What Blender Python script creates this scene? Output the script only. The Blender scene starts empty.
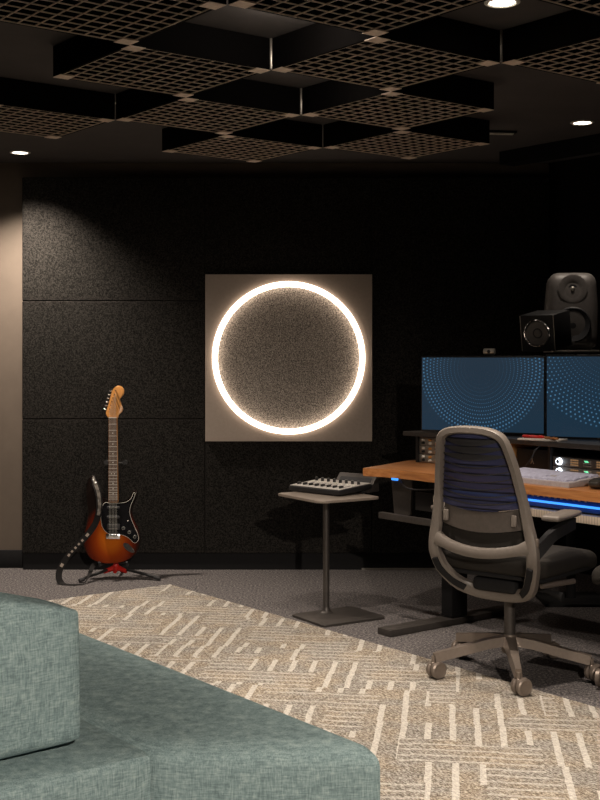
import bpy, bmesh, math, random
from mathutils import Vector, Matrix
random.seed(7)
PI = math.pi
S = bpy.context.scene
COL = S.collection
R = math.radians

# ------------------------------------------------------------------ camera, world, exposure
cam_d = bpy.data.cameras.new('camera'); cam = bpy.data.objects.new('camera', cam_d); COL.objects.link(cam)
cam.location = (0, 0, 1.3); cam.rotation_euler = (PI/2, 0, 0)
cam_d.sensor_fit = 'HORIZONTAL'; cam_d.sensor_width = 36; cam_d.lens = 1208*36/600
cam_d.shift_y = -44/600
cam_d.clip_start = .05
S.camera = cam
w = bpy.data.worlds.new('world'); S.world = w; w.use_nodes = True
w.node_tree.nodes['Background'].inputs[0].default_value = (1, .85, .7, 1)
w.node_tree.nodes['Background'].inputs[1].default_value = .0
S.view_settings.view_transform = 'Standard'; S.view_settings.look = 'None'
S.view_settings.gamma = 1; S.view_settings.use_curve_mapping = False
S.view_settings.exposure = 0.0
WARM = (1.0, .86, .72)
# downlights and one added fill light (x, y, watts, spot angle deg, blend, label)
H0 = 2.485
DOWNLIGHTS = [
 (-1.627, 7.02, 300, 112, 1.0, 'small recessed ceiling downlight at far left, close to the black wall panels'),
 (1.43, 6.12, 25, 70, .8, 'small recessed ceiling downlight at far right above the speakers'),
 (.676, 4.04, 170, 74, .6, 'recessed ceiling downlight inside an open bay at the top right'),
 (-.08, 4.71, 125, 90, .7, 'hidden ceiling downlight in the open bay behind the shorter ceiling post'),
 (.758, 4.60, 60, 90, .7, 'hidden ceiling downlight in the open bay in front of the desk'),
 (.03, 5.55, 60, 80, .7, 'hidden ceiling downlight in the open bay above the side table'),
 (-.806, 5.66, 55, 80, .7, 'hidden ceiling downlight in the open bay nearest the guitar'),
 (1.1, 2.7, 130, 76, .7, 'hidden ceiling downlight above the rug beside the sofa'),
 (.9, -1.0, 900, 60, .8, 'unseen fill light added behind the camera to brighten the sofa fronts', (-.3, 2.8, .2)),  # added front fill behind the camera, aimed at the sofa
]

# ------------------------------------------------------------------ helpers
TH = R(52.64)
U = Vector((math.sin(TH), math.cos(TH), 0)); V = Vector((math.cos(TH), -math.sin(TH), 0))
IUV = Matrix((U, V, Vector((0, 0, 1)))).transposed().to_4x4()      # columns u, v, z  (left handed)
def T(x, y, z): return Matrix.Translation((x, y, z))
def RZ(a): return Matrix.Rotation(a, 4, 'Z')
def RX(a): return Matrix.Rotation(a, 4, 'X')
def RY(a): return Matrix.Rotation(a, 4, 'Y')
UPR = Matrix(((1,0,0,0),(0,0,-1,0),(0,1,0,0),(0,0,0,1)))          # poly xy -> xz plane, extrude towards -y
VROT = math.atan2(V.y, V.x)                                       # rotation that sends +x to V, +y to U

class MB:
    def __init__(s): s.bm = bmesh.new()
    def _x(s, vs, M):
        if M is not None: bmesh.ops.transform(s.bm, matrix=M, verts=vs)
    def box(s, c, size, M=None, bevel=0, seg=2, rot=None):
        r = bmesh.ops.create_cube(s.bm, size=1); vs = r['verts']
        bmesh.ops.transform(s.bm, matrix=Matrix.Diagonal((*size, 1)), verts=vs)
        if bevel:
            es = list({e for v in vs for e in v.link_edges})
            r2 = bmesh.ops.bevel(s.bm, geom=es, offset=bevel, segments=seg, affect='EDGES', profile=.5)
            vs = list({v for f in r2['faces'] for v in f.verts} | {v for v in vs if v.is_valid})
        if rot is not None: s._x(vs, rot)
        s._x(vs, T(*c)); s._x(vs, M); return s
    def prism(s, poly, z0, z1, M=None, bevel=0, seg=2):
        n = len(poly)
        a = [s.bm.verts.new((p[0], p[1], z0)) for p in poly]; b = [s.bm.verts.new((p[0], p[1], z1)) for p in poly]
        f0 = s.bm.faces.new(list(reversed(a))); f1 = s.bm.faces.new(b)
        for i in range(n): s.bm.faces.new((a[i], a[(i+1) % n], b[(i+1) % n], b[i]))
        vs = a+b
        if bevel:
            es = list(f0.edges)+list(f1.edges)
            r2 = bmesh.ops.bevel(s.bm, geom=es, offset=bevel, segments=seg, affect='EDGES', profile=.5)
            vs = list({v for f in r2['faces'] for v in f.verts} | {v for v in vs if v.is_valid})
        s._x(vs, M); return s
    def tube(s, pts, r, n=10, M=None, closed=False, sx=1, caps=True, up=None):
        pts = [Vector(p) for p in pts]; k = len(pts)
        rr = r if isinstance(r, (list, tuple)) else [r]*k
        rings = []; prev = None
        for i, p in enumerate(pts):
            if closed: t = pts[(i+1) % k]-pts[i-1]
            else: t = pts[min(i+1, k-1)]-pts[max(i-1, 0)]
            t.normalize()
            if prev is None:
                a = up.copy() if up is not None else (Vector((0, 0, 1)) if abs(t.z) < .9 else Vector((0, 1, 0)))
            else: a = prev
            a = (a-t*a.dot(t)).normalized(); prev = a; b = t.cross(a)
            rings.append([s.bm.verts.new(p+(a*math.cos(2*PI*j/n)+b*math.sin(2*PI*j/n)*sx)*rr[i]) for j in range(n)])
        for i in range(k if closed else k-1):
            A = rings[i]; B = rings[(i+1) % k]
            for j in range(n): s.bm.faces.new((A[j], B[j], B[(j+1) % n], A[(j+1) % n]))
        if not closed and caps:
            s.bm.faces.new(rings[0]); s.bm.faces.new(list(reversed(rings[-1])))
        s._x([v for q in rings for v in q], M); return s
    def lathe(s, prof, n=24, M=None):
        rings = []
        vs = []
        for r, z in prof:
            if r < 1e-6: q = [s.bm.verts.new((0, 0, z))]
            else: q = [s.bm.verts.new((r*math.cos(2*PI*j/n), r*math.sin(2*PI*j/n), z)) for j in range(n)]
            rings.append(q); vs += q
        for A, B in zip(rings, rings[1:]):
            for j in range(n):
                k = (j+1) % n
                if len(A) == 1 and len(B) == 1: continue
                if len(A) == 1: s.bm.faces.new((A[0], B[k], B[j]))
                elif len(B) == 1: s.bm.faces.new((A[j], A[k], B[0]))
                else: s.bm.faces.new((A[j], A[k], B[k], B[j]))
        s._x(vs, M); return s
    def sweep(s, pts, sect, ups, closed=False, M=None, scl=None):
        # sect: list of (a,b); a along 'side' (in-plane), b along ups
        pts = [Vector(p) for p in pts]; k = len(pts); rings = []
        for i, p in enumerate(pts):
            t = (pts[(i+1) % k]-pts[i-1]) if closed else (pts[min(i+1, k-1)]-pts[max(i-1, 0)])
            t.normalize(); b = Vector(ups[i] if isinstance(ups, list) else ups); b = (b-t*b.dot(t)).normalized(); a = t.cross(b)
            c = scl[i] if scl else 1
            rings.append([s.bm.verts.new(p+a*q[0]*c+b*q[1]) for q in sect])
        n = len(sect)
        for i in range(k if closed else k-1):
            A = rings[i]; B = rings[(i+1) % k]
            for j in range(n): s.bm.faces.new((A[j], A[(j+1) % n], B[(j+1) % n], B[j]))
        if not closed: s.bm.faces.new(list(reversed(rings[0]))); s.bm.faces.new(rings[-1])
        s._x([v for q in rings for v in q], M); return s
    def surf(s, rows, thick=0, nrm=None, M=None):
        # grid of points; thickness along nrm
        g = [[s.bm.verts.new(p) for p in r] for r in rows]; allv = [v for r in g for v in r]
        for i in range(len(g)-1):
            for j in range(len(g[0])-1): s.bm.faces.new((g[i][j], g[i][j+1], g[i+1][j+1], g[i+1][j]))
        if thick:
            d = Vector(nrm)*thick
            h = [[s.bm.verts.new(Vector(p)+d) for p in r] for r in rows]; allv += [v for r in h for v in r]
            I, J = len(g)-1, len(g[0])-1
            for i in range(I):
                for j in range(J): s.bm.faces.new((h[i][j], h[i+1][j], h[i+1][j+1], h[i][j+1]))
            for j in range(J):
                s.bm.faces.new((g[0][j], h[0][j], h[0][j+1], g[0][j+1])); s.bm.faces.new((g[I][j], g[I][j+1], h[I][j+1], h[I][j]))
            for i in range(I):
                s.bm.faces.new((g[i][0], g[i+1][0], h[i+1][0], h[i][0])); s.bm.faces.new((g[i][J], h[i][J], h[i+1][J], g[i+1][J]))
        s._x(allv, M); return s
    def rbox(s, size, r, bulge=(0, 0, 0), n=14, fn=None, M=None):
        """soft rounded box of half-sizes size/2 with bulging faces; fn maps a Vector to a Vector"""
        hx, hy, hz = [q/2 for q in size]; cache = {}
        def vert(i, j, k):
            key = (i, j, k)
            if key in cache: return cache[key]
            def sp(a): # concentrate samples near the edges
                q = 2*a/n-1; return math.sin(q*PI/2)*.5+q*.5 if False else (abs(q)**.75)*(1 if q >= 0 else -1)
            c = Vector((sp(i), sp(j), sp(k)))
            p = Vector((c.x*hx, c.y*hy, c.z*hz))
            inn = Vector((max(-hx+r, min(hx-r, p.x)), max(-hy+r, min(hy-r, p.y)), max(-hz+r, min(hz-r, p.z))))
            d = p-inn
            if d.length > 1e-9: p = inn+d.normalized()*r
            p.x += c.x*bulge[0]*(1-c.y**2)*(1-c.z**2); p.y += c.y*bulge[1]*(1-c.x**2)*(1-c.z**2); p.z += c.z*bulge[2]*(1-c.x**2)*(1-c.y**2)
            if fn: p = fn(p)
            v = s.bm.verts.new(p); cache[key] = v; return v
        for a in range(n):
            for b in range(n):
                s.bm.faces.new((vert(a, b, n), vert(a+1, b, n), vert(a+1, b+1, n), vert(a, b+1, n)))
                s.bm.faces.new((vert(a, b, 0), vert(a, b+1, 0), vert(a+1, b+1, 0), vert(a+1, b, 0)))
                s.bm.faces.new((vert(a, 0, b), vert(a+1, 0, b), vert(a+1, 0, b+1), vert(a, 0, b+1)))
                s.bm.faces.new((vert(a, n, b), vert(a, n, b+1), vert(a+1, n, b+1), vert(a+1, n, b)))
                s.bm.faces.new((vert(0, a, b), vert(0, a, b+1), vert(0, a+1, b+1), vert(0, a+1, b)))
                s.bm.faces.new((vert(n, a, b), vert(n, a+1, b), vert(n, a+1, b+1), vert(n, a, b+1)))
        s._x(list(cache.values()), M); return s
    def build(s, name, mat, parent=None, smooth=True, ang=35, label=None):
        bmesh.ops.recalc_face_normals(s.bm, faces=s.bm.faces)
        me = bpy.data.meshes.new(name); s.bm.to_mesh(me); s.bm.free()
        for m in (mat if isinstance(mat, list) else [mat]): me.materials.append(m)
        if smooth:
            for p in me.polygons: p.use_smooth = True
            me.set_sharp_from_angle(angle=R(ang))
        o = bpy.data.objects.new(name, me); COL.objects.link(o)
        if parent is not None: o.parent = parent
        if label: o['label'] = label
        return o

def empty(name, label, cat, loc=(0, 0, 0), rz=0, rx=0, group=None, ry=0):
    o = bpy.data.objects.new(name, None); COL.objects.link(o); o.empty_display_size = .1
    o.location = loc; o.rotation_euler = (rx, ry, rz); o['label'] = label; o['category'] = cat
    if group: o['group'] = group
    return o
def tag(o, label, cat, group=None):
    o['label'] = label; o['category'] = cat
    if group: o['group'] = group
    return o
def struct(o): o['kind'] = 'structure'; return o
def copy_tree(o, parent=None):
    c = o.copy(); COL.objects.link(c); c.parent = parent
    for ch in [x for x in list(bpy.data.objects) if x.parent == o]: copy_tree(ch, c)
    return c
def smoothpoly(p, k=6, closed=True):
    n = len(p); out = []
    for i in range(n if closed else n-1):
        if closed: a, b, c, d = p[i-1], p[i], p[(i+1) % n], p[(i+2) % n]
        else: a, b, c, d = p[max(i-1, 0)], p[i], p[i+1], p[min(i+2, n-1)]
        for j in range(k):
            t = j/k
            out.append(tuple(.5*((2*b[q])+(-a[q]+c[q])*t+(2*a[q]-5*b[q]+4*c[q]-d[q])*t*t+(-a[q]+3*b[q]-3*c[q]+d[q])*t**3) for q in range(len(b))))
    if not closed: out.append(tuple(p[-1]))
    return out

# ------------------------------------------------------------------ materials
class NT:
    def __init__(s, name, base=(.5,.5,.5), rough=.5, metal=0, spec=.5):
        m = bpy.data.materials.new(name); m.use_nodes = True; s.m = m; s.nt = m.node_tree
        s.b = s.nt.nodes['Principled BSDF']; s.out = s.nt.nodes['Material Output']
        s.b.inputs['Base Color'].default_value = (*base, 1); s.b.inputs['Roughness'].default_value = rough
        s.b.inputs['Metallic'].default_value = metal; s.b.inputs['Specular IOR Level'].default_value = spec
    def n(s, typ, **kw):
        q = s.nt.nodes.new(typ)
        for k, v in kw.items(): setattr(q, k, v)
        return q
    def l(s, a, b): s.nt.links.new(a, b)
    def coord(s, kind='Object'): return s.n('ShaderNodeTexCoord').outputs[kind]
    def mapp(s, vec, scale=(1,1,1), rot=(0,0,0), loc=(0,0,0)):
        q = s.n('ShaderNodeMapping'); q.inputs['Scale'].default_value = scale; q.inputs['Rotation'].default_value = rot; q.inputs['Location'].default_value = loc
        s.l(vec, q.inputs['Vector']); return q.outputs[0]
    def noise(s, vec, scale, detail=3, rough=.6, out='Fac'):
        q = s.n('ShaderNodeTexNoise'); q.inputs['Scale'].default_value = scale; q.inputs['Detail'].default_value = detail; q.inputs['Roughness'].default_value = rough
        if vec is not None: s.l(vec, q.inputs['Vector'])
        return q.outputs[out]
    def ramp(s, fac, stops, interp='LINEAR'):
        q = s.n('ShaderNodeValToRGB'); e = q.color_ramp.elements; q.color_ramp.interpolation = interp
        while len(e) < len(stops): e.new(.5)
        for i, (p, c) in enumerate(stops): e[i].position = p; e[i].color = (*c, 1)
        s.l(fac, q.inputs[0]); return q.outputs[0]
    def math(s, op, a, b=None, c=None, clamp=False):
        q = s.n('ShaderNodeMath', operation=op); q.use_clamp = clamp
        for i, v in enumerate((a, b, c)):
            if v is None: continue
            if isinstance(v, (int, float)): q.inputs[i].default_value = v
            else: s.l(v, q.inputs[i])
        return q.outputs[0]
    def mix(s, fac, a, b, blend='MIX'):
        q = s.n('ShaderNodeMix', data_type='RGBA', blend_type=blend)
        for k, v in ((0, fac), (6, a), (7, b)):
            if isinstance(v, (int, float)): q.inputs[k].default_value = v
            elif isinstance(v, tuple): q.inputs[k].default_value = (*v, 1)
            else: s.l(v, q.inputs[k])
        return q.outputs[2]
    def bump(s, h, strength=.3, dist=.002):
        q = s.n('ShaderNodeBump'); q.inputs['Strength'].default_value = strength; q.inputs['Distance'].default_value = dist
        s.l(h, q.inputs['Height']); s.l(q.outputs[0], s.b.inputs['Normal'])
    def base(s, c): s.l(c, s.b.inputs['Base Color'])

def plain(name, base, rough=.5, metal=0, spec=.5, var=.12, scale=60, bump=0):
    t = NT(name, base, rough, metal, spec); c = t.coord()
    n = t.noise(c, scale, 3)
    t.base(t.ramp(n, [(.3, tuple(x*(1-var) for x in base)), (.7, tuple(min(1, x*(1+var)) for x in base))]))
    if bump: t.bump(n, bump, .001)
    return t.m
def emit(name, col, strength, base=(0,0,0)):
    t = NT(name, base, .4); t.b.inputs['Emission Color'].default_value = (*col, 1); t.b.inputs['Emission Strength'].default_value = strength
    return t.m

M = {}
def felt(name, a, b, scale=260, bump=.5):
    t = NT(name, a, 1, 0, .08); c = t.coord(); n = t.noise(c, scale, 3, .9); n2 = t.noise(c, 3, 2)
    col = t.ramp(n, [(.42, a), (.62, b)]); col = t.mix(t.math('MULTIPLY', n2, .3), col, tuple(x*.6 for x in a))
    t.base(col); t.bump(n, bump, .004); return t.m
M['felt'] = felt('black_felt', (.005, .0048, .0046), (.044, .040, .036), 140, .9)
M['felt_dark'] = felt('dark_felt', (.006, .006, .007), (.012, .012, .013), 200, .3)
M['speckle'] = felt('speckled_grey_felt', (.09, .08, .075), (.62, .56, .50), 150, .4)
M['frame_panel'] = plain('taupe_panel', (.33, .275, .235), .6, 0, .3, .05)
M['wall'] = plain('beige_brown_paint', (.125, .10, .08), .75, 0, .3, .06, 8)
M['ceil'] = plain('ceiling_paint', (.065, .059, .058), .8, 0, .3, .08, 5)
M['black'] = plain('black_lacquer', (.012, .012, .013), .45)
M['blackmatte'] = plain('black_matte', (.01, .01, .011), .8, 0, .2)
M['baffle'] = None
t = NT('pin_perforated_black', (.004, .004, .004), .9, 0, .05)
v = t.n('ShaderNodeTexVoronoi'); v.feature = 'F1'; v.inputs['Scale'].default_value = 18; v.inputs['Randomness'].default_value = .25
t.l(t.coord(), v.inputs['Vector'])
t.base(t.ramp(v.outputs['Distance'], [(0, (.35, .3, .25)), (.035, (.35, .3, .25)), (.06, (.004, .0035, .0035))])); M['baffle'] = t.m
M['gridm'] = plain('brown_grid_metal', (.75, .61, .50), .6, .0)
M['gunmetal'] = plain('dark_gunmetal', (.065, .058, .054), .45, .5, .5, .1, 80)
M['tabletop'] = plain('brown_laminate', (.18, .15, .125), .5)
M['chrome'] = plain('chrome', (.75, .75, .75), .15, 1)
M['alu'] = plain('aluminium', (.45, .42, .38), .35, .8)
M['chair'] = plain('bronze_grey_plastic', (.125, .108, .095), .42, 0, .5, .06, 90)
M['chairmetal'] = plain('bronze_metal', (.20, .165, .14), .38, .5, .5, .06, 90)
M['red'] = plain('red_plastic', (.55, .02, .015), .4)
M['foam'] = plain('black_foam', (.03, .03, .032), .9)
M['grey'] = plain('light_grey_plastic', (.42, .40, .38), .5)
M['knob'] = plain('black_knob', (.02, .02, .02), .4)
M['keycap'] = plain('lavender_keycap', (.50, .50, .64), .5)
M['keybody'] = plain('silver_keyboard_body', (.36, .33, .34), .45)
M['specb'] = plain('speaker_grey', (.11, .10, .095), .5)
M['cone'] = plain('speaker_cone', (.015, .015, .018), .55)
M['paper'] = plain('paper', (.6, .55, .5), .8)
M['white'] = plain('white_paint', (.7, .68, .62), .5)
M['lens'] = emit('lamp_lens', (1, .88, .72), 9)
M['ring'] = emit('ring_light_tube', (1, .80, .62), 5.5)
M['led'] = emit('blue_led', (.05, .30, 1), 1.6)
M['knobled'] = emit('white_indicator', (.8, .9, 1), 5)
M['greenled'] = emit('green_indicator', (.2, 1, .5), 2.5)
M['winglow'] = emit('meter_glow', (1, .55, .25), .25)

# carpet
t = NT('grey_carpet', (.1,.1,.1), 1, 0, .1); c = t.coord()
n = t.noise(c, 85, 3, .9); n2 = t.noise(c, 35, 3, .7)
col = t.ramp(n, [(.38, (.032, .030, .033)), (.5, (.095, .088, .090)), (.62, (.27, .245, .235))])
col = t.mix(t.math('MULTIPLY', n2, .2), col, (.10, .092, .096)); t.base(col); t.bump(n, .8, .006); M['carpet'] = t.m

# rug: cream broken lines on taupe pile, at 45 degrees to the rug's edges
t = NT('patterned_rug', (.4,.35,.3), 1, 0, .1); c = t.coord()
# rug object space: x = along V, y = along U
sep = t.n('ShaderNodeSeparateXYZ'); t.l(t.mapp(c, rot=(0, 0, R(45))), sep.inputs[0]); px, py = sep.outputs[0], sep.outputs[1]
sep2 = t.n('ShaderNodeSeparateXYZ'); t.l(c, sep2.inputs[0]); qx, qy = sep2.outputs[0], sep2.outputs[1]
def cell(a, s_): return t.math('FLOOR', t.math('MULTIPLY', a, s_))
def wn(a, b, seed):
    cb = t.n('ShaderNodeCombineXYZ'); t.l(a, cb.inputs[0])
    if isinstance(b, (int, float)): cb.inputs[1].default_value = b
    else: t.l(b, cb.inputs[1])
    cb.inputs[2].default_value = seed
    q = t.n('ShaderNodeTexWhiteNoise'); q.noise_dimensions = '3D'; t.l(cb.outputs[0], q.inputs['Vector']); return q.outputs['Value']
# zig-zag band index along U, bands of ~24cm whose border follows the 45 degree grid
zig = t.math('MULTIPLY', t.math('PINGPONG', qx, .20), 1.0)
band = t.math('FLOOR', t.math('DIVIDE', t.math('ADD', qy, zig), .26))
par = t.math('MODULO', t.math('ABSOLUTE', band), 2)
blk = wn(cell(px, 3.1), cell(py, 3.1), 3.7)
orient = t.math('GREATER_THAN', t.math('ADD', t.math('MULTIPLY', par, .5), t.math('MULTIPLY', blk, .62)), .60)
def bars(a, b, per, duty, seg, seed, keep):
    jit = wn(cell(b, seg), 0.0, seed)
    sh = t.math('ADD', t.math('DIVIDE', a, per), t.math('MULTIPLY', jit, .35))
    fr = t.math('FRACT', sh)
    on = t.math('LESS_THAN', fr, duty)
    rnd = wn(t.math('FLOOR', sh), cell(b, seg), seed+1)
    return t.math('MULTIPLY', on, t.math('LESS_THAN', rnd, keep))
wob = t.noise(c, 14, 2); wv = t.math('MULTIPLY', t.math('SUBTRACT', wob, .5), .009)
pxw = t.math('ADD', px, wv); pyw = t.math('ADD', py, wv)
A = bars(pxw, pyw, .055, .28, 3.4, 11.0, .93)
A2 = bars(pyw, pxw, .085, .26, 5.0, 23.0, .80)
line = t.math('ADD', t.math('MULTIPLY', A, orient), t.math('MULTIPLY', A2, t.math('SUBTRACT', 1, orient)))
pile = t.noise(t.mapp(c, rot=(0, 0, R(45)), scale=(1, 2.4, 1)), 75, 3, .85)
patch = t.noise(c, 5, 2)
ground = t.ramp(pile, [(.40, (.11, .092, .075)), (.5, (.27, .235, .195)), (.60, (.50, .465, .41))])
gtint = t.ramp(patch, [(.4, (1.02, .98, .92)), (.6, (.90, .93, .97))])
ground = t.mix(1.0, ground, gtint, 'MULTIPLY')
cream = t.ramp(pile, [(.4, (.36, .335, .30)), (.6, (.62, .585, .53))])
linec = t.math('ADD', t.math('MULTIPLY', t.math('MULTIPLY', A, .65), orient), t.math('MULTIPLY', A2, t.math('SUBTRACT', 1, orient)))
t.base(t.mix(linec, ground, cream)); hgt = t.math('ADD', t.math('MULTIPLY', line, .8), pile); t.bump(hgt, .8, .006); M['rug'] = t.m

# sofa fabric
t = NT('teal_woven_fabric', (.2,.3,.3), .95, 0, .15); c = t.coord()
a = t.noise(t.mapp(c, scale=(1, 1, .12)), 300, 2, .7); b_ = t.noise(t.mapp(c, scale=(.12, .12, 1)), 300, 2, .7); cc = t.noise(c, 45, 3)
f = t.math('ADD', t.math('MULTIPLY', a, .5), t.math('MULTIPLY', b_, .5)); f = t.math('ADD', t.math('MULTIPLY', f, .8), t.math('MULTIPLY', cc, .2))
t.base(t.ramp(f, [(.38, (.13, .182, .19)), (.5, (.195, .275, .285)), (.62, (.31, .395, .395))])); t.bump(f, .6, .003); M['teal'] = t.m

# wood
t = NT('orange_wood', (.5,.25,.1), .38, 0, .5); c = t.coord()
g = t.noise(t.mapp(c, scale=(1.2, 14, 14)), 6, 5, .6)
t.base(t.ramp(g, [(.3, (.30, .11, .035)), (.55, (.43, .18, .06)), (.75, (.53, .245, .09))])); M['wood'] = t.m
t = NT('plywood', (.5,.3,.15), .5); c = t.coord(); M['ply'] = t.m
g = t.noise(t.mapp(c, scale=(20, 2, 2)), 5, 4); t.base(t.ramp(g, [(.3, (.48, .24, .075)), (.7, (.66, .36, .13))]))
M['maple'] = plain('amber_maple', (.62, .28, .075), .3, 0, .5, .12, 30)
M['rosewood'] = plain('rosewood', (.085, .04, .022), .5, 0, .5, .25, 120)
# sunburst
t = NT('sunburst_lacquer', (.3,.1,.02), .12, 0, .6); c = t.coord()
mp = t.mapp(c, loc=(.008/.17*1, 0, -.145/.215), scale=(1/.17, 0, 1/.215))
ln = t.n('ShaderNodeVectorMath', operation='LENGTH'); t.l(mp, ln.inputs[0])
t.base(t.ramp(ln.outputs['Value'], [(.25, (.46, .115, .010)), (.52, (.26, .04, .006)), (.78, (.11, .015, .006)), (.98, (.012, .008, .007))]))
t.b.inputs['Coat Weight'].default_value = .6; M['burst'] = t.m
M['pick'] = plain('black_pickguard', (.01, .01, .012), .15)
M['strap'] = plain('black_strap', (.012, .011, .011), .8, 0, .15)
M['cord'] = plain('black_cable', (.01, .01, .012), .5)
# chair back knit: horizontal bands, the thin gaps between them see-through
t = NT('navy_knit_bands', (.02,.022,.04), .8, 0, .2); sp = t.n('ShaderNodeSeparateXYZ'); t.l(t.coord(), sp.inputs[0])
wv = t.math('FRACT', t.math('MULTIPLY', sp.outputs[2], 29))
tr = t.n('ShaderNodeBsdfTransparent'); mx = t.n('ShaderNodeMixShader')
fac = t.ramp(wv, [(0, (.03,)*3), (.14, (.03,)*3), (.2, (.16,)*3), (.9, (.12,)*3), (.96, (.03,)*3)])
t.l(fac, mx.inputs[0]); t.l(t.b.outputs[0], mx.inputs[1]); t.l(tr.outputs[0], mx.inputs[2]); t.l(mx.outputs[0], t.out.inputs[0])
t.base(t.ramp(wv, [(.1, (.008, .008, .012)), (.25, (.045, .05, .12)), (.85, (.035, .04, .095))])); M['knit'] = t.m
M['lumbar'] = plain('dark_brown_plastic', (.06, .05, .044), .4)
M['seatfab'] = plain('dark_brown_fabric', (.018, .016, .014), .9, 0, .2, .2, 300)
# tray front: fine vertical ribs
t = NT('ribbed_beige', (.3,.26,.2), .6); sp = t.n('ShaderNodeSeparateXYZ'); t.l(t.coord(), sp.inputs[0])
wv = t.math('FRACT', t.math('MULTIPLY', sp.outputs[0], 70)); t.base(t.ramp(wv, [(.0, (.26, .21, .17)), (.3, (.55, .46, .37)), (.8, (.60, .50, .40))])); M['ribbed'] = t.m
# monitor picture: fan of blue dots
def screen(name, cu, cv, rmax):
    t = NT(name, (.01,.01,.012), .25); c = t.coord(); sp = t.n('ShaderNodeSeparateXYZ'); t.l(c, sp.inputs[0])
    x = t.math('SUBTRACT', sp.outputs[0], cu); z = t.math('SUBTRACT', sp.outputs[2], cv)
    r = t.math('SQRT', t.math('ADD', t.math('MULTIPLY', x, x), t.math('MULTIPLY', z, z)))
    an = t.math('ARCTAN2', z, x)
    rr = t.math('DIVIDE', r, .019); ring = t.math('FLOOR', rr)
    # sheared polar lattice
    aa = t.math('ADD', t.math('MULTIPLY', an, 110/(2*PI)), t.math('MULTIPLY', ring, .5))
    fa = t.math('MULTIPLY', t.math('SUBTRACT', t.math('FRACT', aa), .5), t.math('MULTIPLY', r, 2*PI/110/.019))
    fr = t.math('SUBTRACT', t.math('FRACT', rr), .5)
    d = t.math('SQRT', t.math('ADD', t.math('MULTIPLY', fa, fa), t.math('MULTIPLY', fr, fr)))
    gro = t.math('DIVIDE', r, rmax)
    thr = t.math('MULTIPLY', gro, .28)
    dot = t.math('SUBTRACT', 1, t.math('DIVIDE', t.math('SUBTRACT', d, t.math('SUBTRACT', thr, .12)), .14, clamp=False), clamp=True)
    fade = t.ramp(gro, [(.12, (0,0,0)), (.6, (.7,)*3), (.95, (1,)*3), (1.0, (0,0,0))])
    dot = t.math('MULTIPLY', dot, fade)
    bgc = t.ramp(t.math('MULTIPLY_ADD', z, 1.4, .5), [(0, (.010, .028, .05)), (1, (.022, .034, .05))])
    col = t.mix(dot, bgc, (.06, .17, .30))
    t.l(col, t.b.inputs['Emission Color']); t.b.inputs['Emission Strength'].default_value = 1.0
    return t.m
M['screen1'] = screen('monitor_picture_left', -.005, .135, .34)
M['screen2'] = screen('monitor_picture_right', -.02, .30, .46)

# ------------------------------------------------------------------ room shell
FY = 7.42
room = [(-2.7, -1.6), (-2.7, FY), (1.53, FY), (1.53+V.x*5.2, FY+V.y*5.2), (1.53+V.x*5.2, -1.6)]
def slab(poly, z0, z1, name, mat): return struct(MB().prism(poly, z0, z1).build(name, mat, smooth=False))
ext = [(-2.8, -1.7), (-2.8, 7.52), (1.58, 7.52), (room[3][0]+.1, room[3][1]+.04), (room[3][0]+.1, -1.7)]
slab(ext, -.1, 0, 'floor', M['carpet'])
slab(ext, H0, H0+.1, 'ceiling', M['ceil'])
def wallseg(a, b, name, mat, th=.1):
    a = Vector(a); b = Vector(b); d = (b-a).normalized(); nrm = Vector((-d.y, d.x))  # outwards (walls run clockwise)
    p = [a, b, b+nrm*th, a+nrm*th]
    return slab([(q.x, q.y) for q in p], 0, H0, name, mat)
wallseg(room[0], room[1], 'wall_left', M['wall'])
wallseg(room[1], room[2], 'wall_back', M['wall'])
wallseg(room[2], room[3], 'wall_right', M['felt_dark'])
wallseg(room[3], room[4], 'wall_far_right', M['wall'])
wallseg(room[4], room[0], 'wall_front', M['wall'])
struct(MB().box((-2.2, FY-.008, .055), (1.0, .016, .11), bevel=.003).build('baseboard_back', M['blackmatte']))
struct(MB().box((-.085, 7.375, .05), (3.2, .05, .10)).build('baseboard_panels', M['blackmatte']))
struct(MB().box((.95, 7.335, .006), (1.15, .01, .012)).build('trim_1', M['alu']))
# dropped black bulkhead over the right corner
p0 = Vector((1.156, 7.0, 0))
bk = [p0, p0+V*2.6, p0+V*2.6+U*.12, p0+U*.12]
slab([(q.x, q.y) for q in bk], H0-.075, H0-.001, 'trim_2', M['felt_dark'])

# acoustic wall panels (felt), 25 mm thick edges with fine seams
XS = [-1.689, -.577, .437, 1.519]; ZS = [.10, .917, 1.634, 2.387]
pnames = {(0,0): 'tall bottom black felt wall panel directly behind the guitar',
 (0,1): 'black felt wall panel behind the guitar headstock, middle of the left column',
 (0,2): 'topmost black felt wall panel at left, catching the ceiling spot light',
 (1,0): 'black felt wall panel under the ring light, behind the side table',
 (1,1): 'black felt wall panel directly behind the glowing ring light',
 (1,2): 'topmost black felt wall panel above the ring light'}
def panel(x0, x1, z0, z1, label):
    g = .0006
    o = MB().box(((x0+x1)/2, 0, (z0+z1)/2), (x1-x0-2*g, .05, z1-z0-2*g), bevel=.005, seg=1).build('acoustic_panel', M['felt'])
    o.location = (0, 7.365, 0); tag(o, label, 'wall panel', 'black felt acoustic wall panels'); return o
for (i, k), lab in pnames.items(): panel(XS[i], XS[i+1], ZS[k], ZS[k+1], lab)
panel(XS[2], XS[3], ZS[0], ZS[3], 'full-height black felt wall panel behind the monitors, right of the ring light')

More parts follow.
